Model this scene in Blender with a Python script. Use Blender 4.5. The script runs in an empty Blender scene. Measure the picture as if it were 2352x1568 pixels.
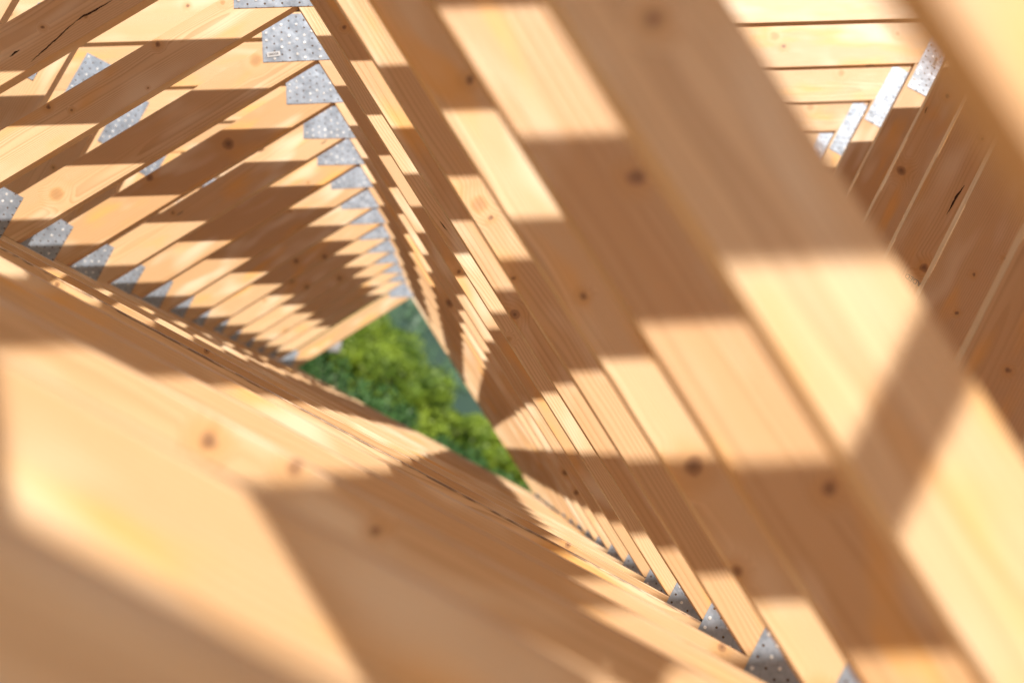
import bpy, bmesh, math, random
from mathutils import Vector, Matrix, noise
random.seed(11)
C = bpy.context.scene.collection
SC = bpy.context.scene
R = math.radians
PI = math.pi

# ------------------------------------------------------------------ camera, sky, sun, exposure
# In-plane frame of the trusses: u to picture right, v to picture down; the camera is rolled,
# so the level bottom chords run 28 degrees down to the right in the picture.
ROLL = R(27.98)
D_STEP = 0.55                     # spacing of the trusses
Z0 = 0.55 / 0.1437                # distance of truss 0 (the one in focus)
VX, VY, FPX, CXP, CYP = 1076.8, 1021.8, 3033.0, 1176.0, 784.0
_y = Vector((VX - CXP, VY - CYP, FPX)).normalized()       # truss normal in camera space (x right, y down, z fwd)
_x = Vector((1, 0, 0)); _x = (_x - _y * _y.x).normalized()
_z = _y.cross(_x)
if _z.y < 0: _z = -_z                                      # 'v', down
def uv_to_world(u, v):            # truss plane -> world X (along chords), Z (up)
    return (u * math.cos(ROLL) + v * math.sin(ROLL), u * math.sin(ROLL) - v * math.cos(ROLL))
def cam_to_world(w):              # camera-space vector (x right,y down,z fwd) -> world
    u, v, n = w.dot(_x), w.dot(_z), w.dot(_y)
    X, Z = uv_to_world(u, v)
    return Vector((X, n, Z))
cx = cam_to_world(Vector((1, 0, 0))); cy = cam_to_world(Vector((0, -1, 0))); cz = cam_to_world(Vector((0, 0, -1)))
cam_d = bpy.data.cameras.new('camera'); cam = bpy.data.objects.new('camera', cam_d); C.objects.link(cam)
m = Matrix.Identity(4)
for i in range(3):
    m[i][0], m[i][1], m[i][2] = cx[i], cy[i], cz[i]
cam.matrix_world = m
cam_d.sensor_width = 36; cam_d.lens = FPX / 2352 * 36
cam_d.clip_start = 0.02; cam_d.clip_end = 5000
cam_d.dof.use_dof = True; cam_d.dof.focus_distance = 3.62; cam_d.dof.aperture_fstop = 1.9
cam_d.dof.aperture_blades = 0
SC.camera = cam

LX, LZ = 0.0005, -0.880            # sunlight per metre of depth: right, down
sun_el = math.atan2(-LZ, math.hypot(1, LX)); sun_az = math.atan2(-LX, -1)
W = bpy.data.worlds.new('World'); SC.world = W; W.use_nodes = True
nt = W.node_tree; bg = nt.nodes['Background']
sky = nt.nodes.new('ShaderNodeTexSky'); sky.sky_type = 'NISHITA'; sky.sun_disc = False
sky.sun_elevation = sun_el; sky.sun_rotation = sun_az; sky.air_density = 1.0; sky.dust_density = 1.5
nt.links.new(sky.outputs[0], bg.inputs[0]); bg.inputs[1].default_value = 0.075
sl = bpy.data.lights.new('sun', 'SUN'); sl.energy = 4.2; sl.angle = R(0.53); sl.color = (1, 0.94, 0.86)
sun = bpy.data.objects.new('sun', sl); C.objects.link(sun)
sun.rotation_euler = Vector((LX, 1, LZ)).to_track_quat('-Z', 'Y').to_euler()
SC.view_settings.view_transform = 'Standard'; SC.view_settings.look = 'None'
SC.view_settings.gamma = 1; SC.view_settings.exposure = 0.44; SC.view_settings.use_curve_mapping = False
SC.cycles.max_bounces = 10; SC.cycles.diffuse_bounces = 6

# ------------------------------------------------------------------ helpers
def link(o, parent=None):
    C.objects.link(o)
    if parent: o.parent = parent
    return o
def tag(o, label=None, cat=None, group=None, kind=None):
    if label: o['label'] = label
    if cat: o['category'] = cat
    if group: o['group'] = group
    if kind: o['kind'] = kind
    return o
def empty(name, loc, label, cat, group=None):
    o = bpy.data.objects.new(name, None); o.location = loc; o.empty_display_size = .2
    return tag(link(o), label, cat, group)
class NT:
    def __init__(s, name):
        s.m = bpy.data.materials.new(name); s.m.use_nodes = True; s.t = s.m.node_tree
        s.b = s.t.nodes['Principled BSDF']
    def n(s, typ, **kw):
        q = s.t.nodes.new(typ)
        for k, v in kw.items():
            if k.startswith('i'):
                key = k[1:]
                key = int(key) if key.isdigit() else key.replace('_', ' ')
                if hasattr(v, 'is_output'): s.t.links.new(v, q.inputs[key])
                else: q.inputs[key].default_value = v
            else: setattr(q, k, v)
        return q
    def math(s, op, a, b=0.0, c=None, clamp=False):
        q = s.t.nodes.new('ShaderNodeMath'); q.operation = op; q.use_clamp = clamp
        for i, v in enumerate((a, b) if c is None else (a, b, c)):
            if hasattr(v, 'is_output'): s.t.links.new(v, q.inputs[i])
            else: q.inputs[i].default_value = v
        return q.outputs[0]
    def vmath(s, op, a, b):
        q = s.t.nodes.new('ShaderNodeVectorMath'); q.operation = op
        for i, v in enumerate((a, b)):
            if hasattr(v, 'is_output'): s.t.links.new(v, q.inputs[i])
            else: q.inputs[i].default_value = v
        return q.outputs[0]
    def mix(s, f, a, b, typ='MIX'):
        q = s.t.nodes.new('ShaderNodeMix'); q.data_type = 'RGBA'; q.blend_type = typ
        for k, v in ((0, f), (6, a), (7, b)):
            if hasattr(v, 'is_output'): s.t.links.new(v, q.inputs[k])
            else: q.inputs[k].default_value = v if k == 0 else (*v, 1)
        return q.outputs[2]
    def ramp(s, f, stops):
        q = s.t.nodes.new('ShaderNodeMapRange'); q.clamp = True
        q.interpolation_type = 'SMOOTHSTEP'
        q.inputs[1].default_value, q.inputs[2].default_value, q.inputs[3].default_value, q.inputs[4].default_value = stops
        s.t.links.new(f, q.inputs[0]); return q.outputs[0]
    def link(s, a, b): s.t.links.new(a, b)

# ------------------------------------------------------------------ materials
def wood_material():
    N = NT('spruce')
    tc = N.n('ShaderNodeTexCoord'); oi = N.n('ShaderNodeObjectInfo')
    rnd = oi.outputs['Random']
    r2 = N.math('FRACT', N.math('MULTIPLY', rnd, 17.31)); r3 = N.math('FRACT', N.math('MULTIPLY', rnd, 53.77))
    r4 = N.math('FRACT', N.math('MULTIPLY', rnd, 131.9))
    off = N.n('ShaderNodeCombineXYZ', iX=N.math('MULTIPLY', rnd, 37.0), iY=N.math('MULTIPLY', r2, 11.0), iZ=N.math('MULTIPLY', r3, 23.0)).outputs[0]
    P = tc.outputs['Object']
    PO = N.vmath('ADD', P, off)
    # knots: round spots on the wide face, running through the thickness
    so = N.n('ShaderNodeSeparateXYZ', iVector=PO)
    kp = N.n('ShaderNodeCombineXYZ', iX=so.outputs[0], iY=so.outputs[2]).outputs[0]
    wob = N.n('ShaderNodeTexNoise', iVector=N.vmath('MULTIPLY', PO, (22.0, 22.0, 45.0)), iScale=1.0, iDetail=3.0)
    kp2 = N.vmath('ADD', kp, N.vmath('MULTIPLY', wob.outputs['Color'], (0.010, 0.010, 0.0)))
    kv = N.n('ShaderNodeTexVoronoi', iVector=kp2, iScale=4.2, iRandomness=1.0, voronoi_dimensions='2D')
    kd = N.math('DIVIDE', kv.outputs['Distance'], 4.2)
    keep = N.n('ShaderNodeSeparateColor', iColor=kv.outputs['Color'])
    ksel = N.math('GREATER_THAN', keep.outputs[0], 0.84)
    krad = N.math('ADD', N.math('MULTIPLY', N.math('POWER', keep.outputs[1], 2.0), 0.011), 0.0032)
    kin = N.math('MULTIPLY', N.ramp(N.math('DIVIDE', kd, krad), (0.75, 1.15, 1, 0)), ksel)
    kcore = N.math('MULTIPLY', N.ramp(N.math('DIVIDE', kd, krad), (0.1, 0.5, 1, 0)), ksel)
    halo = N.math('MULTIPLY', N.ramp(N.math('DIVIDE', kd, krad), (1.0, 3.8, 1, 0)), ksel)
    sP = N.n('ShaderNodeSeparateXYZ', iVector=N.vmath('ADD', P, N.vmath('MULTIPLY', N.vmath('SUBTRACT', wob.outputs['Color'], (0.5, 0.5, 0.5)), (0.014, 0.0, 0.014))))
    pale_in = 0.0
    for nm in ('knot_a', 'knot_b', 'knot_c'):     # the knots one can see in the photograph: x, z, radius (negative: pale)
        at = N.n('ShaderNodeAttribute', attribute_type='OBJECT', attribute_name=nm)
        sa = N.n('ShaderNodeSeparateXYZ', iVector=at.outputs['Vector'])
        ax_ = N.math('SUBTRACT', sP.outputs[0], sa.outputs[0]); az_ = N.math('SUBTRACT', sP.outputs[2], sa.outputs[1])
        dd = N.math('SQRT', N.math('ADD', N.math('MULTIPLY', ax_, ax_), N.math('MULTIPLY', az_, az_)))
        ra = N.math('MAXIMUM', N.math('ABSOLUTE', sa.outputs[2]), 0.00001)
        q = N.math('DIVIDE', dd, ra); dark = N.math('GREATER_THAN', sa.outputs[2], 0.0)
        q = N.math('ADD', q, N.math('MULTIPLY', N.math('LESS_THAN', ra, 0.0001), 100.0))
        kin = N.math('MAXIMUM', kin, N.math('MULTIPLY', N.ramp(q, (0.7, 1.1, 1, 0)), N.math('ADD', N.math('MULTIPLY', dark, 0.6), 0.4)))
        kcore = N.math('MAXIMUM', kcore, N.math('MULTIPLY', N.ramp(q, (0.12, 0.8, 1, 0)), N.math('ADD', N.math('MULTIPLY', dark, 0.75), 0.12)))
        halo = N.math('MAXIMUM', halo, N.ramp(q, (1.0, 3.6, 1, 0)))
        pale_in = N.math('MAXIMUM', pale_in, N.math('MULTIPLY', N.math('MULTIPLY', N.ramp(q, (1.0, 1.4, 0, 1)), N.ramp(q, (1.5, 3.0, 1, 0))), N.math('SUBTRACT', 1.0, dark)))
    # growth rings round a pith that lies beside the board; they bulge round knots
    sep = N.n('ShaderNodeSeparateXYZ', iVector=P)
    low = N.n('ShaderNodeTexNoise', iVector=N.vmath('MULTIPLY', PO, (0.9, 5.0, 5.0)), iScale=1.0, iDetail=3.0)
    wl = N.math('MULTIPLY', N.math('SUBTRACT', low.outputs[0], 0.5), 0.055)
    pz = N.math('MULTIPLY', N.math('SUBTRACT', r2, 0.5), 0.22)
    py = N.math('ADD', N.math('MULTIPLY', r3, 0.10), 0.015)
    dz = N.math('SUBTRACT', sep.outputs[2], pz); dy = N.math('SUBTRACT', sep.outputs[1], py)
    dz = N.math('ADD', dz, N.math('MULTIPLY', wl, 0.8))
    rr = N.math('SQRT', N.math('ADD', N.math('MULTIPLY', dz, dz), N.math('MULTIPLY', dy, dy)))
    rr = N.math('ADD', rr, N.math('ADD', N.math('MULTIPLY', wl, 0.5), N.math('MULTIPLY', halo, 0.011)))
    ph = N.math('MULTIPLY', rr, N.math('ADD', N.math('MULTIPLY', r4, 190.0), 150.0))
    fr = N.math('FRACT', ph)
    late = N.math('MULTIPLY', N.ramp(fr, (0.35, 0.92, 0, 1)), N.ramp(fr, (0.93, 1.0, 1, 0)))
    wide = N.n('ShaderNodeTexNoise', iVector=N.vmath('MULTIPLY', PO, (1.2, 18.0, 18.0)), iScale=1.0, iDetail=3.0)
    fib = N.n('ShaderNodeTexNoise', iVector=N.vmath('MULTIPLY', PO, (12.0, 900.0, 900.0)), iScale=1.0, iDetail=2.0)
    saw = N.n('ShaderNodeTexNoise', iVector=N.vmath('MULTIPLY', PO, (420.0, 30.0, 60.0)), iScale=1.0, iDetail=1.0)
    early = N.mix(wide.outputs[0], (0.79, 0.495, 0.24), (0.89, 0.672, 0.425))
    tone = N.mix(r4, (0.72, 0.60, 0.48), (1.0, 1.0, 1.0))
    early = N.mix(0.8, early, tone, 'MULTIPLY')
    ls = N.math('ADD', N.math('MULTIPLY', N.math('MULTIPLY', late, 0.50), N.ramp(wide.outputs[0], (0.3, 0.7, 0.35, 1.0))), 0.0)
    col = N.mix(ls, early, (0.44, 0.215, 0.075))
    col = N.mix(N.math('MULTIPLY', fib.outputs[0], 0.30), col, (0.48, 0.27, 0.12))
    # resin-yellow blotches
    rb = N.n('ShaderNodeTexNoise', iVector=N.vmath('MULTIPLY', PO, (3.2, 9.0, 11.0)), iScale=1.0, iDetail=2.0)
    col = N.mix(N.ramp(rb.outputs[0], (0.54, 0.76, 0, 0.75)), col, (0.84, 0.43, 0.10))
    pale = N.n('ShaderNodeTexNoise', iVector=N.vmath('MULTIPLY', PO, (4.0, 9.0, 13.0)), iScale=1.0, iDetail=1.0)
    col = N.mix(N.ramp(pale.outputs[0], (0.52, 0.78, 0, 0.55)), col, (0.92, 0.77, 0.57))
    col = N.mix(N.math('MULTIPLY', halo, 0.45), col, (0.62, 0.32, 0.10))
    col = N.mix(N.math('MULTIPLY', pale_in, 0.14), col, (0.93, 0.80, 0.58))
    col = N.mix(N.math('MULTIPLY', kin, 0.68), col, (0.30, 0.135, 0.055))
    col = N.mix(N.math('MULTIPLY', kcore, 0.6), col, (0.07, 0.03, 0.016))
    # dark drying cracks along the grain, a few per board
    ck = N.n('ShaderNodeTexVoronoi', iVector=N.vmath('ADD', N.vmath('MULTIPLY', PO, (3.0, 6.0, 24.0)), N.vmath('MULTIPLY', wob.outputs['Color'], (0.05, 0.05, 0.10))), iScale=1.0)
    cks = N.n('ShaderNodeSeparateColor', iColor=ck.outputs['Color'])
    ckm = N.math('MULTIPLY', N.ramp(ck.outputs['Distance'], (0.035, 0.075, 1, 0)), N.math('GREATER_THAN', cks.outputs[0], 0.93))
    col = N.mix(N.math('MULTIPLY', ckm, 0.85), col, (0.05, 0.022, 0.012))
    N.link(col, N.b.inputs['Base Color'])
    rg = N.math('ADD', N.math('MULTIPLY', fib.outputs[0], 0.2), 0.36)
    N.link(rg, N.b.inputs['Roughness'])
    N.b.inputs['Specular IOR Level'].default_value = 0.6
    h = N.math('ADD', N.math('MULTIPLY', late, 0.5), N.math('ADD', N.math('MULTIPLY', fib.outputs[0], 0.7), N.math('MULTIPLY', saw.outputs[0], 0.35)))
    h = N.math('SUBTRACT', h, N.math('MULTIPLY', ckm, 3.0))
    bp = N.n('ShaderNodeBump', iStrength=0.7, iDistance=0.0007, iHeight=h)
    N.link(bp.outputs[0], N.b.inputs['Normal'])
    return N.m
def dusty_material():
    m_ = WOOD.copy(); m_.name = 'spruce_dirty_top_edge'; t = m_.node_tree; N = NT.__new__(NT); N.m = m_; N.t = t; N.b = t.nodes['Principled BSDF']
    src = N.b.inputs['Base Color'].links[0].from_socket
    tc = N.n('ShaderNodeTexCoord'); P = tc.outputs['Object']; sz = N.n('ShaderNodeSeparateXYZ', iVector=P)
    a = N.n('ShaderNodeTexNoise', iVector=N.vmath('MULTIPLY', P, (30.0, 260.0, 260.0)), iScale=1.0, iDetail=4.0)
    b = N.n('ShaderNodeTexNoise', iVector=N.vmath('MULTIPLY', P, (9.0, 9.0, 9.0)), iScale=1.0, iDetail=2.0)
    f = N.ramp(N.math('ADD', N.math('MULTIPLY', a.outputs[0], 0.6), N.math('MULTIPLY', b.outputs[0], 0.4)), (0.40, 0.56, 0.1, 1.0))
    f = N.math('MULTIPLY', f, N.ramp(sz.outputs[2], (W_C / 2 - 0.019, W_C / 2 - 0.015, 0, 0.85)))
    N.link(N.mix(f, src, (0.15, 0.08, 0.045)), N.b.inputs['Base Color'])
    return m_
def zinc_material():
    N = NT('galvanised_steel')
    tc = N.n('ShaderNodeTexCoord'); oi = N.n('ShaderNodeObjectInfo')
    P = tc.outputs['Object']
    off = N.n('ShaderNodeCombineXYZ', iX=N.math('MULTIPLY', oi.outputs['Random'], 9.0), iZ=N.math('MULTIPLY', oi.outputs['Random'], 5.0)).outputs[0]
    PO = N.vmath('ADD', P, off)
    # staggered punched holes: two interleaved lattices, 26 mm apart
    s = N.n('ShaderNodeSeparateXYZ', iVector=P)
    def lattice(ox, oz):
        p = 0.0255
        fx = N.math('SUBTRACT', N.math('FRACT', N.math('ADD', N.math('DIVIDE', s.outputs[0], p), 100 + ox)), 0.5)
        fz = N.math('SUBTRACT', N.math('FRACT', N.math('ADD', N.math('DIVIDE', s.outputs[2], p), 100 + oz)), 0.5)
        return N.math('MULTIPLY', N.math('SQRT', N.math('ADD', N.math('MULTIPLY', fx, fx), N.math('MULTIPLY', fz, fz))), p)
    d = lattice(0.25, 0.25)
    row = N.math('FLOOR', N.math('ADD', N.math('DIVIDE', s.outputs[0], 0.0255), 100.25))
    par = N.math('MULTIPLY', N.math('MODULO', row, 2.0), 0.0127)
    fz = N.math('SUBTRACT', N.math('FRACT', N.math('ADD', N.math('DIVIDE', N.math('ADD', s.outputs[2], par), 0.0255), 100.25)), 0.5)
    fx = N.math('SUBTRACT', N.math('FRACT', N.math('ADD', N.math('DIVIDE', s.outputs[0], 0.0255), 100.25)), 0.5)
    d = N.math('MULTIPLY', N.math('SQRT', N.math('ADD', N.math('MULTIPLY', fx, fx), N.math('MULTIPLY', fz, fz))), 0.0255)
    hole = N.ramp(d, (0.0027, 0.0035, 1, 0))
    sp = N.n('ShaderNodeTexVoronoi', iVector=PO, iScale=110.0)
    spc = N.n('ShaderNodeSeparateColor', iColor=sp.outputs['Color'])
    cl = N.n('ShaderNodeTexNoise', iVector=PO, iScale=16.0, iDetail=4.0, iRoughness=0.6)
    v = N.math('ADD', N.math('MULTIPLY', spc.outputs[0], 0.3), N.math('MULTIPLY', cl.outputs[0], 0.9))
    col = N.mix(v, (0.19, 0.225, 0.275), (0.46, 0.51, 0.58))
    col = N.mix(hole, col, (0.09, 0.05, 0.025))
    N.link(col, N.b.inputs['Base Color'])
    N.link(N.math('MULTIPLY', N.math('SUBTRACT', 1.0, hole), 0.55), N.b.inputs['Metallic'])
    N.link(N.math('ADD', N.math('MULTIPLY', cl.outputs[0], 0.35), 0.26), N.b.inputs['Roughness'])
    h = N.math('ADD', N.math('MULTIPLY', N.n('ShaderNodeTexNoise', iVector=PO, iScale=22.0, iDetail=2.0).outputs[0], 2.0), N.math('MULTIPLY', hole, -1.0))
    N.link(N.n('ShaderNodeBump', iStrength=0.5, iDistance=0.002, iHeight=h).outputs[0], N.b.inputs['Normal'])
    return N.m
def simple(name, col, rough=0.6, metal=0.0):
    N = NT(name); N.b.inputs['Base Color'].default_value = (*col, 1)
    nz = N.n('ShaderNodeTexNoise', iScale=60.0, iDetail=3.0)
    c = N.mix(N.math('MULTIPLY', nz.outputs[0], 0.35), col, tuple(x * 0.6 for x in col))
    N.link(c, N.b.inputs['Base Color']); N.b.inputs['Roughness'].default_value = rough; N.b.inputs['Metallic'].default_value = metal
    return N.m
def leaf_material(name, a, b, scale=0.6):
    N = NT(name)
    g = N.n('ShaderNodeNewGeometry')
    nz = N.n('ShaderNodeTexNoise', iVector=g.outputs['Position'], iScale=scale, iDetail=3.0)
    c = N.mix(N.ramp(nz.outputs[0], (0.35, 0.65, 0, 1)), a, b)
    c = N.mix(N.math('MULTIPLY', g.outputs['Random Per Island'], 0.5), c, tuple(x * 1.5 for x in b))
    N.link(c, N.b.inputs['Base Color']); N.b.inputs['Roughness'].default_value = 0.5
    tr = N.n('ShaderNodeBsdfTranslucent', iColor=c)
    mx = N.n('ShaderNodeMixShader', i0=0.3)
    N.link(N.b.outputs[0], mx.inputs[1]); N.link(tr.outputs[0], mx.inputs[2])
    N.link(mx.outputs[0], N.t.nodes['Material Output'].inputs[0])
    return N.m
W_C = 0.145
WOOD = wood_material(); ROUGH = dusty_material(); ZINC = zinc_material()
NAIL = simple('nail_steel', (0.88, 0.88, 0.86), 0.4, 0.35)
LABEL = simple('label_paper', (0.62, 0.63, 0.64), 0.6); INK = simple('ink', (0.10, 0.08, 0.08), 0.7)
BARK = simple('bark', (0.12, 0.09, 0.06), 0.9)
LEAF_DARK = leaf_material('leaves_dark', (0.02, 0.07, 0.014), (0.09, 0.19, 0.045), 1.3)
LEAF_LIME = leaf_material('leaves_lime', (0.05, 0.125, 0.015), (0.30, 0.39, 0.035), 0.35)
LEAF_HAZE = leaf_material('needles_haze_blue', (0.012, 0.045, 0.035), (0.10, 0.18, 0.10), 0.035)  # blue-green of distance haze put into the needle colours

# ------------------------------------------------------------------ truss geometry (world X, Z in the truss plane)
T = 0.045
class Line:      # n . p = c   in world (X, Z); built from the measured (u, v) normals
    def __init__(s, n, c): s.n = Vector(n).normalized(); s.c = c
    def shift(s, d): return Line(s.n, s.c + d)
    def isect(s, o):
        det = s.n.x * o.n.y - s.n.y * o.n.x
        return Vector(((s.c * o.n.y - o.c * s.n.y) / det, (s.n.x * o.c - o.n.x * s.c) / det))
def uvline(deg, c):
    X, Z = uv_to_world(math.cos(R(deg)), math.sin(R(deg)))
    return Line((X, Z), c)
def flip(l): return Line(-l.n, -l.c)
E_low = flip(uvline(87.66, -1.3921))     # rafter underside, normal up
C_top = flip(uvline(117.98, 0.1132))     # bottom chord top, normal up
A_low = flip(uvline(57.68, -1.3668))     # web A underside, normal up-left
B_left = uvline(-32.17, 0.2563)          # web B lower-left side, normal up-right
F_left = Line((1, 0), 0.826)            # post right of the opening
G_right = Line((1, 0), -1.795)           # post left of the opening
W_E, W_C, W_W, W_P = 0.211, 0.145, 0.132, 0.215
RIDGE_X = 3.55
def clip(poly, l):                        # keep n.p <= c
    out = []
    for i in range(len(poly)):
        a, b = poly[i], poly[(i + 1) % len(poly)]
        da, db = l.n.dot(a) - l.c, l.n.dot(b) - l.c
        if da <= 0: out.append(a)
        if (da < 0) != (db < 0): out.append(a + (b - a) * (da / (da - db)))
    return out
BIG = [Vector((-30, -30)), Vector((30, -30)), Vector((30, 30)), Vector((-30, 30))]
def region(*ls):
    p = [v.copy() for v in BIG]
    for l in ls: p = clip(p, l)
    q = []
    for v in p:
        if not q or (v - q[-1]).length > 1e-4: q.append(v)
    return q
def mir(l): return Line((-l.n.x, l.n.y), l.c - 2 * RIDGE_X * l.n.x)
vtx = A_low.isect(B_left)
bis = Line((1, 0.10), 0); bis.c = bis.n.dot(vtx)
G_left = G_right.shift(-W_P); F_right = F_left.shift(W_P)
heel = E_low.isect(C_top)
ridge = Line((1, 0), RIDGE_X)
g = 0.0012
E_up, C_bot = E_low.shift(W_E), C_top.shift(-W_C)
# second pair of webs, right of the post, mirrors the slope of the first
A2_low = Line(A_low.n, A_low.n.dot(C_top.isect(F_right.shift(0.02))))
B2_left = Line(B_left.n, 0); B2_left.c = B_left.n.dot(Vector((RIDGE_X - 0.25, C_top.isect(ridge).y)))
v2 = A2_low.isect(E_low) - Vector((0.0, 0.05)); 
members = [
  ('rafter', region(flip(E_low), E_up, Line((-1, 0), -(heel.x - 0.45)), ridge.shift(-g)), math.atan2(-E_low.n.x, E_low.n.y)),
  ('bottom_chord', region(C_top, flip(C_bot), Line((-1, 0), -(heel.x - 0.02)), Line((1, 0), 2 * RIDGE_X - heel.x + 0.02), E_low), 0.0),
  ('post', region(flip(G_left), G_right, flip(C_top.shift(g)), E_low.shift(-g)), PI / 2),
  ('post', region(flip(F_left), F_right, flip(C_top.shift(g)), E_low.shift(-g)), PI / 2),
  ('web', region(flip(A_low), A_low.shift(W_W), flip(C_top.shift(g)), E_low.shift(-g), bis.shift(-g), flip(G_right.shift(g))), math.atan2(-A_low.n.x, A_low.n.y)),
  ('web', region(flip(B_left), B_left.shift(0.125), flip(C_top.shift(g)), E_low.shift(-g), flip(bis.shift(g)), F_left.shift(-g)), math.atan2(-B_left.n.x, B_left.n.y)),
  ('web', region(flip(A2_low), A2_low.shift(W_W), flip(C_top.shift(g)), E_low.shift(-g), flip(F_right.shift(g)), ridge.shift(-0.08)), math.atan2(-A2_low.n.x, A2_low.n.y)),
  ('post', region(Line((-1, 0), -(RIDGE_X - W_P / 2)), Line((1, 0), RIDGE_X + W_P / 2), flip(C_top.shift(g)), E_low.shift(-g), mir(E_low).shift(-g)), PI / 2),
]
def board_mesh(name, poly, ang, mirror=False, mat=WOOD, t=T):
    """prism of a truss-plane polygon; local X along the grain, local Y the thickness"""
    c = sum(poly, Vector((0, 0))) / len(poly)
    ca, sa = math.cos(ang), math.sin(ang)
    loc = [((p - c).x * ca + (p - c).y * sa, -(p - c).x * sa + (p - c).y * ca) for p in poly]
    area = sum(loc[i][0] * loc[(i + 1) % len(loc)][1] - loc[(i + 1) % len(loc)][0] * loc[i][1] for i in range(len(loc)))
    if area < 0: loc.reverse()
    bm = bmesh.new()
    f = [bm.verts.new((x, -t / 2, z)) for x, z in loc]; b = [bm.verts.new((x, t / 2, z)) for x, z in loc]
    bm.faces.new(f); bm.faces.new(b[::-1])
    for i in range(len(loc)):
        j = (i + 1) % len(loc); bm.faces.new((f[j], f[i], b[i], b[j]))
    bmesh.ops.recalc_face_normals(bm, faces=bm.faces)
    bmesh.ops.bevel(bm, geom=list(bm.edges), offset=0.0016, segments=2, affect='EDGES', profile=0.5)
    me = bpy.data.meshes.new(name); bm.to_mesh(me); bm.free(); me.materials.append(mat)
    return me, c, ang
def add_board(name, poly, ang, parent):
    me, c, a = board_mesh(name, poly, ang)
    o = bpy.data.objects.new(name, me); o.location = (c.x, 0, c.y); o.rotation_euler = (0, -a, 0)
    return link(o, parent)

def plate_mesh(w, h, seed, thick=0.002, nails=0.42):
    """punched plate, local X by Z, front at -Y, with the driven nail heads standing on it"""
    rng = random.Random(seed)
    bm = bmesh.new()
    nx, nz = max(2, int(w / 0.03)), max(2, int(h / 0.03))
    for side, y in ((0, -thick), (1, 0)):
        vs = [[bm.verts.new((-w / 2 + w * i / nx, y - (0.0011 * noise.noise(Vector((i * .6, j * .6, seed))) if not side else 0), -h / 2 + h * j / nz)) for j in range(nz + 1)] for i in range(nx + 1)]
        for i in range(nx):
            for j in range(nz):
                q = (vs[i][j], vs[i + 1][j], vs[i + 1][j + 1], vs[i][j + 1])
                bm.faces.new(q if side == 0 else q[::-1])
        if side == 0: fr = vs
        else: bk = vs
    ring = lambda vs: [vs[i][0] for i in range(nx)] + [vs[nx][j] for j in range(nz)] + [vs[i][nz] for i in range(nx, 0, -1)] + [vs[0][j] for j in range(nz, 0, -1)]
    a, b = ring(fr), ring(bk)
    rimset = set(a) | set(b)
    for i in range(len(a)):
        j = (i + 1) % len(a); bm.faces.new((a[j], a[i], b[i], b[j]))
    for f in bm.faces: f.smooth = len([v for v in f.verts if v in rimset]) < 4
    for e in bm.edges:
        if e.verts[0] in rimset and e.verts[1] in rimset: e.smooth = False
    p = 0.0255
    i0 = int(w / 2 / p) + 1; j0 = int(h / 2 / p) + 2
    for i in range(-i0, i0 + 1):
        for j in range(-j0, j0 + 1):
            x = (i + 0.25) * p
            z = (j + 0.25) * p - (0.0127 if (i + 100) % 2 else 0)
            if abs(x) > w / 2 - 0.007 or abs(z) > h / 2 - 0.007 or rng.random() > nails: continue
            r = 0.0048; n = 10; tlt = (rng.uniform(-.3, .3), rng.uniform(-.3, .3)); hh = rng.uniform(0.0016, 0.0024)
            base = [bm.verts.new((x + r * math.cos(k * 2 * PI / n), -thick + 0.0002, z + r * math.sin(k * 2 * PI / n))) for k in range(n)]
            top = [bm.verts.new((x + r * .8 * math.cos(k * 2 * PI / n), -thick - hh - r * .3 * (tlt[0] * math.cos(k * 2 * PI / n) + tlt[1] * math.sin(k * 2 * PI / n)), z + r * .8 * math.sin(k * 2 * PI / n))) for k in range(n)]
            for k in range(n):
                f = bm.faces.new((base[k], base[(k + 1) % n], top[(k + 1) % n], top[k])); f.material_index = 1; f.smooth = True
            f = bm.faces.new(top); f.material_index = 1
    bmesh.ops.recalc_face_normals(bm, faces=bm.faces)
    me = bpy.data.meshes.new('nail_plate'); bm.to_mesh(me); bm.free(); me.materials.append(ZINC); me.materials.append(NAIL)
    return me
# plates: centre (X, Z), width, height, rotation
def rect(x0, x1, z0, z1): return ((x0 + x1) / 2, (z0 + z1) / 2, x1 - x0, z1 - z0, 0.0)
plates = [
  (-1.139, 0.943, 0.270, 0.162, R(30.4)),  # apex of the opening, along the rafter
  rect(-1.855, -1.682, -0.20, 0.024),      # foot of web A and left post
  rect(0.714, 0.880, -0.22, 0.035),        # foot of web B and right post
  rect(0.834, 0.948, 2.005, 2.275),        # right post to rafter
  rect(-1.966, -1.852, 0.385, 0.627),      # left post to rafter
  (heel.x + 0.35, C_top.isect(Line((1, 0), heel.x + 0.35)).y + 0.02, 0.40, 0.20, 0.0),
  (RIDGE_X, E_low.isect(ridge).y + 0.05, 0.26, 0.30, 0.0),
  (RIDGE_X, C_top.isect(ridge).y - 0.02, 0.30, 0.16, 0.0),
]
pm = {}
def add_plate(i, spec, parent, seed, back=False):
    nl = 0.16 if 0.15 < spec[2] < 0.18 else 0.42
    key = (round(spec[2], 3), round(spec[3], 3), seed)
    if key not in pm: pm[key] = plate_mesh(spec[2], spec[3], seed, nails=nl)
    o = bpy.data.objects.new('nail_plate', pm[key])
    y = T / 2 + 0.0003
    o.location = (spec[0], y if back else -y, spec[1])
    m3 = Matrix.Rotation(-spec[4], 3, 'Y')
    o.rotation_euler = (m3 @ Matrix.Rotation(PI, 3, 'Z') if back else m3).to_euler()
    return link(o, parent)

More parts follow.
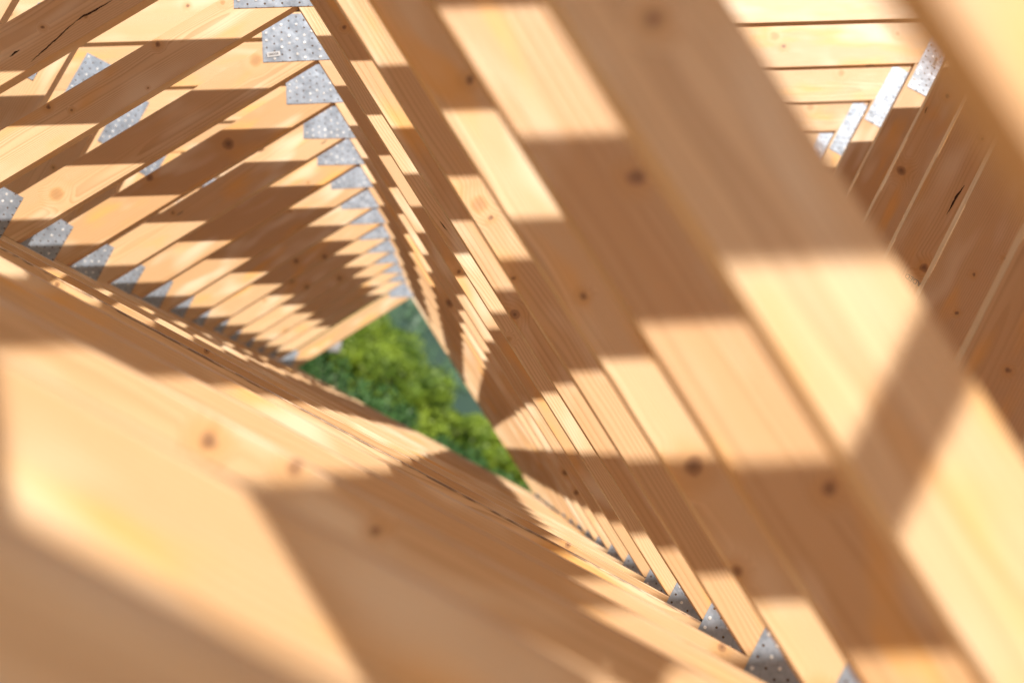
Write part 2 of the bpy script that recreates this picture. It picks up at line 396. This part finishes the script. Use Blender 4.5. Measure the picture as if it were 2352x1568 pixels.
K0, K1 = -8, 14
GAP = (13,)                        # no truss stands in this place: the last one is set apart
def truss_label(k):
    if k == K1: return 'farthest timber roof truss, set apart from the row, right before the green bushes'
    if k > 0:
        w = ['', '', 'second', 'third', 'fourth', 'fifth', 'sixth', 'seventh', 'eighth', 'ninth', 'tenth', 'eleventh', 'twelfth', 'thirteenth'][K1 - k]
        return 'timber roof truss, %s in the row counted from the end by the bushes' % w
    return {0: 'sharply focused timber roof truss, its steel apex plate cut by the top photo edge',
            -1: 'timber roof truss with the cracked shaded web crossing the top left corner',
            -2: 'slightly blurred timber roof truss, second in front of the sharpest one',
            -3: 'blurred timber roof truss, third in front of the sharpest one',
            -4: 'strongly blurred timber roof truss, fourth in front of the sharpest one',
            -5: 'very blurred timber roof truss, its broad web sweeping down the right side',
            -6: 'nearest, most blurred timber roof truss, filling top right and bottom left corners',
            -7: 'timber roof truss just behind the viewpoint, second from the near end',
            -8: 'first timber roof truss at the near end, with added boards that cast shadows'}[k]
GROUP = 'timber roof trusses set up in a row'
def build_truss(k):
    t = empty('roof_truss', (0, 0, 0), truss_label(k), 'roof truss', GROUP)
    for n, poly, ang in members:
        add_board(n, poly, ang, t)
        if n != 'bottom_chord' and not (n == 'post' and abs(sum(p.x for p in poly) / len(poly) - RIDGE_X) < .1):
            mp = [Vector((2 * RIDGE_X - p.x, p.y)) for p in poly][::-1]
            add_board(n, mp, -ang, t)
    for i, sp in enumerate(plates):
        for back in (False, True): add_plate(i, sp, t, i + 1, back)
        if sp[0] < RIDGE_X - .1:
            msp = (2 * RIDGE_X - sp[0], sp[1], sp[2], sp[3], -sp[4])
            for back in (False, True): add_plate(i, msp, t, i + 1, back)
    return t
proto = build_truss(0)
parts0 = list(proto.children)
trusses = {0: proto}
variants = {}
for k in range(K0, K1 + 1):
    if k in GAP: continue
    if k != 0:
        t = proto.copy(); C.objects.link(t); tag(t, truss_label(k), 'roof truss', GROUP); trusses[k] = t
        rng = random.Random(k * 7 + 3)
        for ch in parts0:
            c2 = ch.copy(); C.objects.link(c2); c2.parent = t
            if ch.name.startswith('bottom_chord') and k > -6: c2.location.z += rng.uniform(-.004, .004)
            if ch.name.startswith('web') and k > -4: c2.rotation_euler.y += R(rng.uniform(-.16, .16))
            if ch.name.startswith('rafter') and k > -4: c2.rotation_euler.y += R(rng.uniform(-.05, .05))
            if ch.name.startswith('nail_plate'):      # nailed differently on each truss
                sd = 1 + (k * 3 + 40) % 5
                w = max(v.co.x for v in ch.data.vertices) * 2; h = max(v.co.z for v in ch.data.vertices) * 2
                if (round(w, 3), round(h, 3), sd) not in variants: variants[(round(w, 3), round(h, 3), sd)] = plate_mesh(w, h, sd + 20, nails=(0.14 if 0.15 < w < 0.18 else 0.3) + 0.05 * sd)
                c2.data = variants[(round(w, 3), round(h, 3), sd)]
                c2.location.x += rng.uniform(-.005, .005); c2.location.z += rng.uniform(-.005, .005)
                c2.rotation_euler.y += R(rng.uniform(-1.2, 1.2))
    rng = random.Random(k * 13 + 5)
    j = 0.0 if k <= -4 else 0.002
    if k == -6: j = 0; trusses[k].location = (0, Z0 + T / 2 + D_STEP * k - 0.012, 0); continue
    trusses[k].location = (0, Z0 + T / 2 + D_STEP * k + rng.uniform(-j, j), rng.uniform(-j, j))

# unseen boards added on the first truss to cast shadows on near timbers
pl = Line((1, 0), 0.275)
pr = region(flip(pl), pl.shift(0.070), E_low.shift(0.10), Line((0, -1), -1.40))
o = add_board('shadow_prop', pr, PI / 2, trusses[K0]); o.location.y = -T - 0.001
bn = Vector((.807, .59)).normalized(); bd = Vector((.57, -.78)).normalized()
br = region(Line(bn, .49), Line(-bn, -.285), Line(bd, bd.dot(Vector((-.05, .72)))), Line(-bd, -bd.dot(Vector((-.55, 1.42)))))
o = add_board('shadow_brace', br, math.atan2(bd.y, bd.x), trusses[K0]); o.location.y = -T - 0.001  # unseen board added, shaped to shade the near bottom chords

# this web sits a little higher than its neighbours
for ch in trusses[-1].children:
    if ch.name.startswith('web') and abs(ch.location.x - sum(p.x for p in members[4][1]) / len(members[4][1])) < .02:
        ch.location.x -= .011; ch.location.z += .006
# chord with a dirty top edge
for ch in trusses[-1].children:
    if ch.name.startswith('bottom_chord'):
        ch.data = ch.data.copy(); ch.data.materials[0] = ROUGH; ch['label'] = 'bottom chord with a dark dirty strip along its top edge'

# where each pixel's ray first meets a timber face: used to read knots and cracks off the photograph
def at_px(x, y, k):                      # picture pixel (2352 wide) -> world X, Z on the face of truss k
    r = cam_to_world(Vector((x - CXP, y - CYP, FPX))); f = (Z0 + D_STEP * k) / r.y
    return r.x * f, r.z * f
def inside(poly, p):
    sgn = 0
    for i in range(len(poly)):
        a, b = poly[i], poly[(i + 1) % len(poly)]; cr = (b - a).cross(p - a)
        if abs(cr) < 1e-9: continue
        if sgn == 0: sgn = 1 if cr > 0 else -1
        elif (cr > 0) != (sgn > 0): return False
    return True
def find_face(x, y):
    for k in range(-6, K1 + 1):
        if k in GAP: continue
        p = Vector(at_px(x, y, k))
        for n, poly, ang in members:
            if inside(poly, p):
                c = sum(poly, Vector((0, 0))) / len(poly)
                for ch in trusses[k].children:
                    if ch.name.startswith(n) and abs(ch.location.x - c.x) < .02 and abs(ch.location.z - c.y) < .02:
                        d = p - c; ca, sa = math.cos(ang), math.sin(ang)
                        return ch, (d.x * ca + d.y * sa, -d.x * sa + d.y * ca), Z0 + D_STEP * k
    return None
KN = [(362, 102, 7), (110, 247, 6), (103, 74, 5), (203, 50, -4), (130, 447, -14), (588, 140, -13), (525, 330, 15), (345, 408, 10), (430, 14, 5), (510, 8, -5),
      (793, 65, 6), (1080, 183, 12), (1464, 407, 22), (1054, 625, 5), (1031, 697, 12), (1339, 679, 9), (1298, 1085, 8), (1323, 1131, 8), (1591, 1072, 26), (1500, 45, 24),
      (1905, 1120, 20), (480, 1008, 22), (868, 1215, 14), (2121, 616, 11), (2313, 851, 7), (2198, 721, 5), (2235, 633, 5), (2310, 597, 6), (2070, 392, 13), (2176, 222, 7),
      (1801, 106, 6), (1780, 83, -9), (1932, 168, -7), (2063, 77, -5), (1860, 247, -8), (1180, 640, 4), (1170, 780, -6), (410, 175, 4), (165, 327, 5), (1090, 290, -14), (1125, 500, 6), (1100, 470, -18), (1255, 760, -16), (680, 600, 7), (705, 660, 6), (780, 640, 6), (670, 645, 6), (745, 590, 7)]
for x, y, rp in KN:
    h = find_face(x, y)
    if not h: continue
    ch, (lx, lz), D = h
    for nm in ('knot_a', 'knot_b', 'knot_c'):
        if nm not in ch: ch[nm] = (lx, lz, rp * D / FPX); break
CRK = NT('crack_shadow').m; CRK.node_tree.nodes['Principled BSDF'].inputs['Base Color'].default_value = (0.035, 0.015, 0.008, 1); CRK.node_tree.nodes['Principled BSDF'].inputs['Roughness'].default_value = 1
def crack(pts, w):
    h = find_face(*pts[len(pts) // 2])
    if not h: return
    ch = h[0]; D = h[2]; k = round((D - Z0) / D_STEP); P_ = []
    cc = Vector((ch.location.x, ch.location.z)); ang = -ch.rotation_euler.y; ca, sa = math.cos(ang), math.sin(ang)
    for x, y in pts:
        d = Vector(at_px(x, y, k)) - cc; P_.append(Vector((d.x * ca + d.y * sa, -d.x * sa + d.y * ca)))
    rg = random.Random(4); Q = []
    for i in range(len(P_) - 1):
        for j_ in range(8):
            p = P_[i].lerp(P_[i + 1], j_ / 8); Q.append(p + Vector((0, rg.uniform(-.0007, .0007))))
    Q.append(P_[-1]); bm = bmesh.new(); L_, R_ = [], []
    for i, p in enumerate(Q):
        a = Q[max(0, i - 1)]; b = Q[min(len(Q) - 1, i + 1)]; t_ = (b - a).normalized(); nn = Vector((-t_.y, t_.x))
        ww = w * (0.15 + math.sin(PI * min(1, max(0, i / (len(Q) - 1)))) * rg.uniform(.7, 1.1)) / 2
        L_.append(bm.verts.new((p.x + nn.x * ww, -T / 2 - .0003, p.y + nn.y * ww))); R_.append(bm.verts.new((p.x - nn.x * ww, -T / 2 - .0003, p.y - nn.y * ww)))
    for i in range(len(Q) - 1): bm.faces.new((L_[i], L_[i + 1], R_[i + 1], R_[i]))
    me = bpy.data.meshes.new('crack'); bm.to_mesh(me); bm.free(); me.materials.append(CRK)
    link(bpy.data.objects.new('crack', me), ch)
crack([(258, 2), (222, 24), (190, 40), (172, 53)], .0045)
crack([(184, 42), (150, 72), (117, 103), (90, 127), (70, 144)], .0034)
crack([(45, 116), (33, 124), (22, 133)], .0045)
crack([(2130, 245), (2126, 254), (2123, 262)], .003)
crack([(2215, 426), (2195, 455), (2174, 494)], .006)
crack([(1010, 508), (1018, 520), (1027, 530)], .0028)

# writing and stickers
def text_mesh(body, size):
    cu = bpy.data.curves.new('t', 'FONT'); cu.body = body; cu.size = size; cu.align_x = 'CENTER'; cu.align_y = 'CENTER'
    cu.offset = size * 0.018
    ob = bpy.data.objects.new('t', cu); C.objects.link(ob); dg = bpy.context.evaluated_depsgraph_get()
    me = bpy.data.meshes.new_from_object(ob.evaluated_get(dg)); bpy.data.objects.remove(ob); me.materials.clear(); me.materials.append(INK)
    return me
X, Z = at_px(2107, 649, 0)
t0 = trusses[0]
st = bpy.data.objects.new('grade_stamp', text_mesh('GRADED', 0.021)); link(st, t0)
st.location = (X - t0.location.x, -T / 2 - 0.0006, Z - t0.location.z)
st.rotation_euler = (PI / 2, 0, 0)
st.rotation_euler = (Matrix.Rotation(-R(175), 3, 'Y') @ Matrix.Rotation(PI / 2, 3, 'X')).to_euler()
def sticker(x, y, k, ang, dark=False):
    bm = bmesh.new()
    def q(x0, z0, x1, z1, yy, mi):
        f = bm.faces.new([bm.verts.new(p) for p in ((x0, yy, z0), (x1, yy, z0), (x1, yy, z1), (x0, yy, z1))]); f.material_index = mi
    q(-.022, -.008, .022, .008, 0, 0)
    rng = random.Random(3); xx = -.017
    while xx < .016:
        w = rng.choice((.0008, .0014, .002)); q(xx, -.004, xx + w, .0045, -.0003, 1); xx += w + rng.choice((.0008, .0014))
    me = bpy.data.meshes.new('label_sticker'); bm.to_mesh(me); bm.free(); me.materials.append(LABEL); me.materials.append(INK)
    X, Z = at_px(x, y, k); o = bpy.data.objects.new('label_sticker', me); link(o, trusses[k])
    o.location = (X - trusses[k].location.x, -T / 2 - 0.0045, Z - trusses[k].location.z); o.rotation_euler = (0, -ang, 0)
sticker(629, 126, 1, R(28 + 8))
sticker(2149, 142, 2, R(90))

# ------------------------------------------------------------------ ground and hillsides beyond
GZ = -3.4
def hill(x, y):
    r = math.hypot(x, y)
    h = GZ
    if y > 14:
        a = math.degrees(math.atan2(x, y))
        rise = max(0.0, 3.0 - 0.55 * (a + 6.5)) if a > -40 else 14.0      # hillside falls away to the right
        rise = min(rise, 7.0)
        tt = min(1, (y - 14) / 60.0)
        h += tt * tt * (3 - 2 * tt) * (3.2 + 75 * math.tan(R(rise)) * 0.62)
        h += 0.4 * noise.noise(Vector((x * .08, y * .08, 0)))
    return h
def sheet(name, fn, x0, x1, y0, y1, nx, ny, mat, fall=None):
    bm = bmesh.new(); g_ = []
    for i in range(nx + 1):
        row = []
        for j in range(ny + 1):
            x = x0 + (x1 - x0) * i / nx; y = y0 + (y1 - y0) * j / ny
            row.append(bm.verts.new((x, y, fn(x, y))))
        g_.append(row)
    for i in range(nx):
        for j in range(ny):
            f = bm.faces.new((g_[i][j], g_[i + 1][j], g_[i + 1][j + 1], g_[i][j + 1])); f.smooth = True
    me = bpy.data.meshes.new(name); bm.to_mesh(me); bm.free(); me.materials.append(mat)
    return link(bpy.data.objects.new(name, me))
NG = NT('grass_soil')
nz = NG.n('ShaderNodeTexNoise', iScale=1.2, iDetail=6.0); tcg = NG.n('ShaderNodeTexCoord'); NG.link(tcg.outputs['Object'], nz.inputs[0])
NG.link(NG.mix(NG.ramp(nz.outputs[0], (.4, .6, 0, 1)), (0.06, 0.12, 0.02), (0.22, 0.19, 0.12)), NG.b.inputs['Base Color']); NG.b.inputs['Roughness'].default_value = .9
tag(sheet('ground', hill, -160, 160, -60, 190, 80, 70, NG.m), kind='structure')
tag(sheet('terrain', lambda x, y: GZ - 1.2 - 0.004 * max(0, y), -3000, 3000, -2500, 3500, 12, 12, NG.m), kind='structure')
def far_hill(x, y):
    r = y - 520
    return GZ - 20 + 95 * math.exp(-(r / 190.0) ** 2) * (1 + .35 * noise.noise(Vector((x * .004, y * .004, 3)))) * (1.0 - 0.0012 * (x + 60)) + 4 * noise.noise(Vector((x * .03, y * .03, 1)))
NF = NT('bounce_deck'); nf = NF.n('ShaderNodeTexNoise', iScale=3.0, iDetail=5.0); tcf = NF.n('ShaderNodeTexCoord'); NF.link(tcf.outputs['Object'], nf.inputs[0])
NF.link(NF.mix(nf.outputs[0], (0.40, 0.25, 0.14), (0.52, 0.37, 0.23)), NF.b.inputs['Base Color']); NF.b.inputs['Roughness'].default_value = .8
bm = bmesh.new(); bmesh.ops.create_cube(bm, size=1); bmesh.ops.scale(bm, vec=(13.0, 19.0, .2), verts=bm.verts)
me = bpy.data.meshes.new('bounce_floor'); bm.to_mesh(me); bm.free(); me.materials.append(NF.m)
fl = link(bpy.data.objects.new('bounce_floor', me)); fl.location = (RIDGE_X, 2.6, -2.75); tag(fl, kind='structure')  # unseen deck added below to bounce warm light up onto the timbers
NH = NT('distant_forest_floor'); nh = NH.n('ShaderNodeTexNoise', iScale=.05, iDetail=5.0)
tch = NH.n('ShaderNodeTexCoord'); NH.link(tch.outputs['Object'], nh.inputs[0])
NH.link(NH.mix(nh.outputs[0], (0.02, 0.05, 0.035), (0.05, 0.09, 0.06)), NH.b.inputs['Base Color']); NH.b.inputs['Roughness'].default_value = 1
tag(sheet('distant_hill', far_hill, -420, 420, 250, 900, 90, 60, NH.m), kind='structure')

# ------------------------------------------------------------------ foliage
def leaf_cloud(bm, lumps, n, size, rng, mi=0, needle=False):
    for _ in range(n):
        c, r = rng.choice(lumps)
        d = Vector((rng.gauss(0, 1), rng.gauss(0, 1), rng.gauss(0, 1))).normalized()
        rr = r * (0.55 + 0.5 * rng.random() ** 0.6)
        p = c + Vector((d.x * rr, d.y * rr, d.z * rr * .85))
        nrm = (d + Vector((rng.gauss(0, .5), rng.gauss(0, .5), rng.gauss(0, .5) + .3))).normalized()
        a = nrm.orthogonal().normalized(); a.rotate(Matrix.Rotation(rng.random() * 6.28, 3, nrm)); b = nrm.cross(a)
        s = size * rng.uniform(.6, 1.35)
        f = bm.faces.new([bm.verts.new(p + q) for q in (-a * s, b * s * .45, a * s, -b * s * .45)]); f.material_index = mi
def make_tree(name, label, cat, loc, H, Wd, mat, seed, n=2600, leaf=.12, group=None, trunk=True):
    rng = random.Random(seed)
    t = empty(name, loc, label, cat, group)
    lumps = []
    for _ in range(int(16 + H * 3)):
        a = rng.random() * 6.28; rad = Wd * .5 * rng.random() ** .6
        zz = H * rng.uniform(.18 if trunk else .05, .88)
        k = 1 - abs(zz / H - .5) * 1.0
        lumps.append((Vector((math.cos(a) * rad * k, math.sin(a) * rad * k, zz)), Wd * rng.uniform(.07, .2)))
    bm = bmesh.new(); leaf_cloud(bm, lumps, n, leaf, rng)
    me = bpy.data.meshes.new('crown'); bm.to_mesh(me); bm.free(); me.materials.append(mat)
    link(bpy.data.objects.new('crown', me), t)
    bm = bmesh.new()
    def limb(p, q, r0, r1):
        d = (q - p); m_ = d.to_track_quat('Z', 'Y').to_matrix().to_4x4(); m_.translation = (p + q) / 2
        bmesh.ops.create_cone(bm, cap_ends=True, segments=7, radius1=r0, radius2=r1, depth=d.length, matrix=m_)
    top = Vector((0, 0, H * .6)); limb(Vector((0, 0, -.3)), top, H * .025, H * .012)
    for c, r in lumps[:8]:
        limb(Vector((0, 0, min(c.z * .6, H * .5))), c, H * .011, H * .004)
    me = bpy.data.meshes.new('trunk'); bm.to_mesh(me); bm.free(); me.materials.append(BARK)
    link(bpy.data.objects.new('trunk', me), t)
    return t
def place(az, dist): return math.sin(R(az)) * dist, math.cos(R(az)) * dist
# near dark shrubs: (azimuth, distance, top elevation in degrees, width)
shr = [(-10.2, 24, 1.6, 2.6, 'left'), (-8.6, 22, 1.0, 2.2, 'l'), (-7.0, 25, 1.9, 2.6, 'm'), (-5.4, 21, .9, 2.2, 'm'), (-3.9, 24, .9, 2.6, 'm'),
       (-2.4, 20, .35, 2.0, 'r'), (-1.0, 23, .45, 2.4, 'r'), (.6, 20, .2, 2.2, 'r'), (2.2, 22, .2, 2.4, 'r'), (3.9, 21, .1, 2.4, 'r'), (5.8, 23, .1, 2.6, 'r'), (-12.4, 25, 1.5, 3, 'l')]
side = ['leftmost but one', 'third from the left', 'fourth from the left', 'fifth from the left', 'sixth from the left', 'sixth from the right', 'fifth from the right',
        'fourth from the right', 'third from the right', 'second from the right', 'rightmost', 'leftmost']
for i, (a, d, e, w, _) in enumerate(shr):
    x, y = place(a, d); z = hill(x, y); H = d * math.tan(R(e)) - z
    make_tree('shrub', 'dark green shrub below the far truss, %s of its line' % side[i], 'shrub', (x, y, z), H, w, LEAF_DARK, 100 + i, n=9000, leaf=.05, group='dark shrubs below the roof')
lime = [(-9.6, 52, 3.8, 6), (-7.4, 48, 3.3, 5), (-5.7, 50, 2.8, 4.6), (-4.3, 46, 2.4, 4.4), (-2.8, 50, 1.7, 4.1), (-1.2, 47, 1.15, 3.9), (.8, 50, .5, 4), (3.2, 48, .7, 4.5), (-12.4, 50, 4.6, 7)]
ls = ['second from the left', 'third from the left, tallest in view', 'fourth from the left', 'fifth from the left', 'just right of the middle', 'third from the right', 'second from the right', 'lowest and rightmost', 'leftmost']
for i, (a, d, e, w) in enumerate(lime):
    x, y = place(a, d); z = hill(x, y); H = max(2.5, d * math.tan(R(e)) - z)
    make_tree('broadleaf_tree', 'sunlit yellow-green tree up the slope, %s' % ls[i], 'tree', (x, y, z), H, w, LEAF_LIME, 300 + i, n=9000, leaf=.085, group='yellow-green trees on the slope')
rng = random.Random(5); bm = bmesh.new()
for _ in range(2600):                       # far conifer wood, one mass
    x = rng.uniform(-260, 140); y = rng.uniform(330, 560); z = far_hill(x, y); h = rng.uniform(7, 14); r = h * .2
    for q in range(5):
        zz = z + h * q / 5; rr = r * (1 - q / 5.5); n = 6; ph = rng.random()
        rim = [bm.verts.new((x + rr * rng.uniform(.8, 1.2) * math.cos(ph + k * 2 * PI / n), y + rr * rng.uniform(.8, 1.2) * math.sin(ph + k * 2 * PI / n), zz)) for k in range(n)]
        tp = bm.verts.new((x, y, zz + h * .34))
        for k in range(n): bm.faces.new((rim[k], rim[(k + 1) % n], tp))
me = bpy.data.meshes.new('distant_forest'); bm.to_mesh(me); bm.free(); me.materials.append(LEAF_HAZE)
tag(link(bpy.data.objects.new('distant_forest', me)), 'distant conifer forest in haze-tinted blue-green covering the far hill', 'forest', kind='stuff')
# pale boulder showing between the shrubs
bm = bmesh.new(); bmesh.ops.create_icosphere(bm, subdivisions=4, radius=1)
for v in bm.verts:
    v.co *= 1 + .22 * noise.noise(v.co * 1.3) + .07 * noise.noise(v.co * 5); v.co.z *= .8
bmesh.ops.scale(bm, vec=(.13, .10, .16), verts=bm.verts)
me = bpy.data.meshes.new('boulder'); bm.to_mesh(me); bm.free(); me.materials.append(simple('pale_stone', (.42, .39, .38), .9))
o = link(bpy.data.objects.new('boulder', me)); rv = cam_to_world(Vector((766 - CXP, 790 - CYP, FPX))); o.location = rv * (19.0 / rv.y)
tag(o, 'pale grey boulder among the dark shrubs at the foot of the slope', 'boulder')
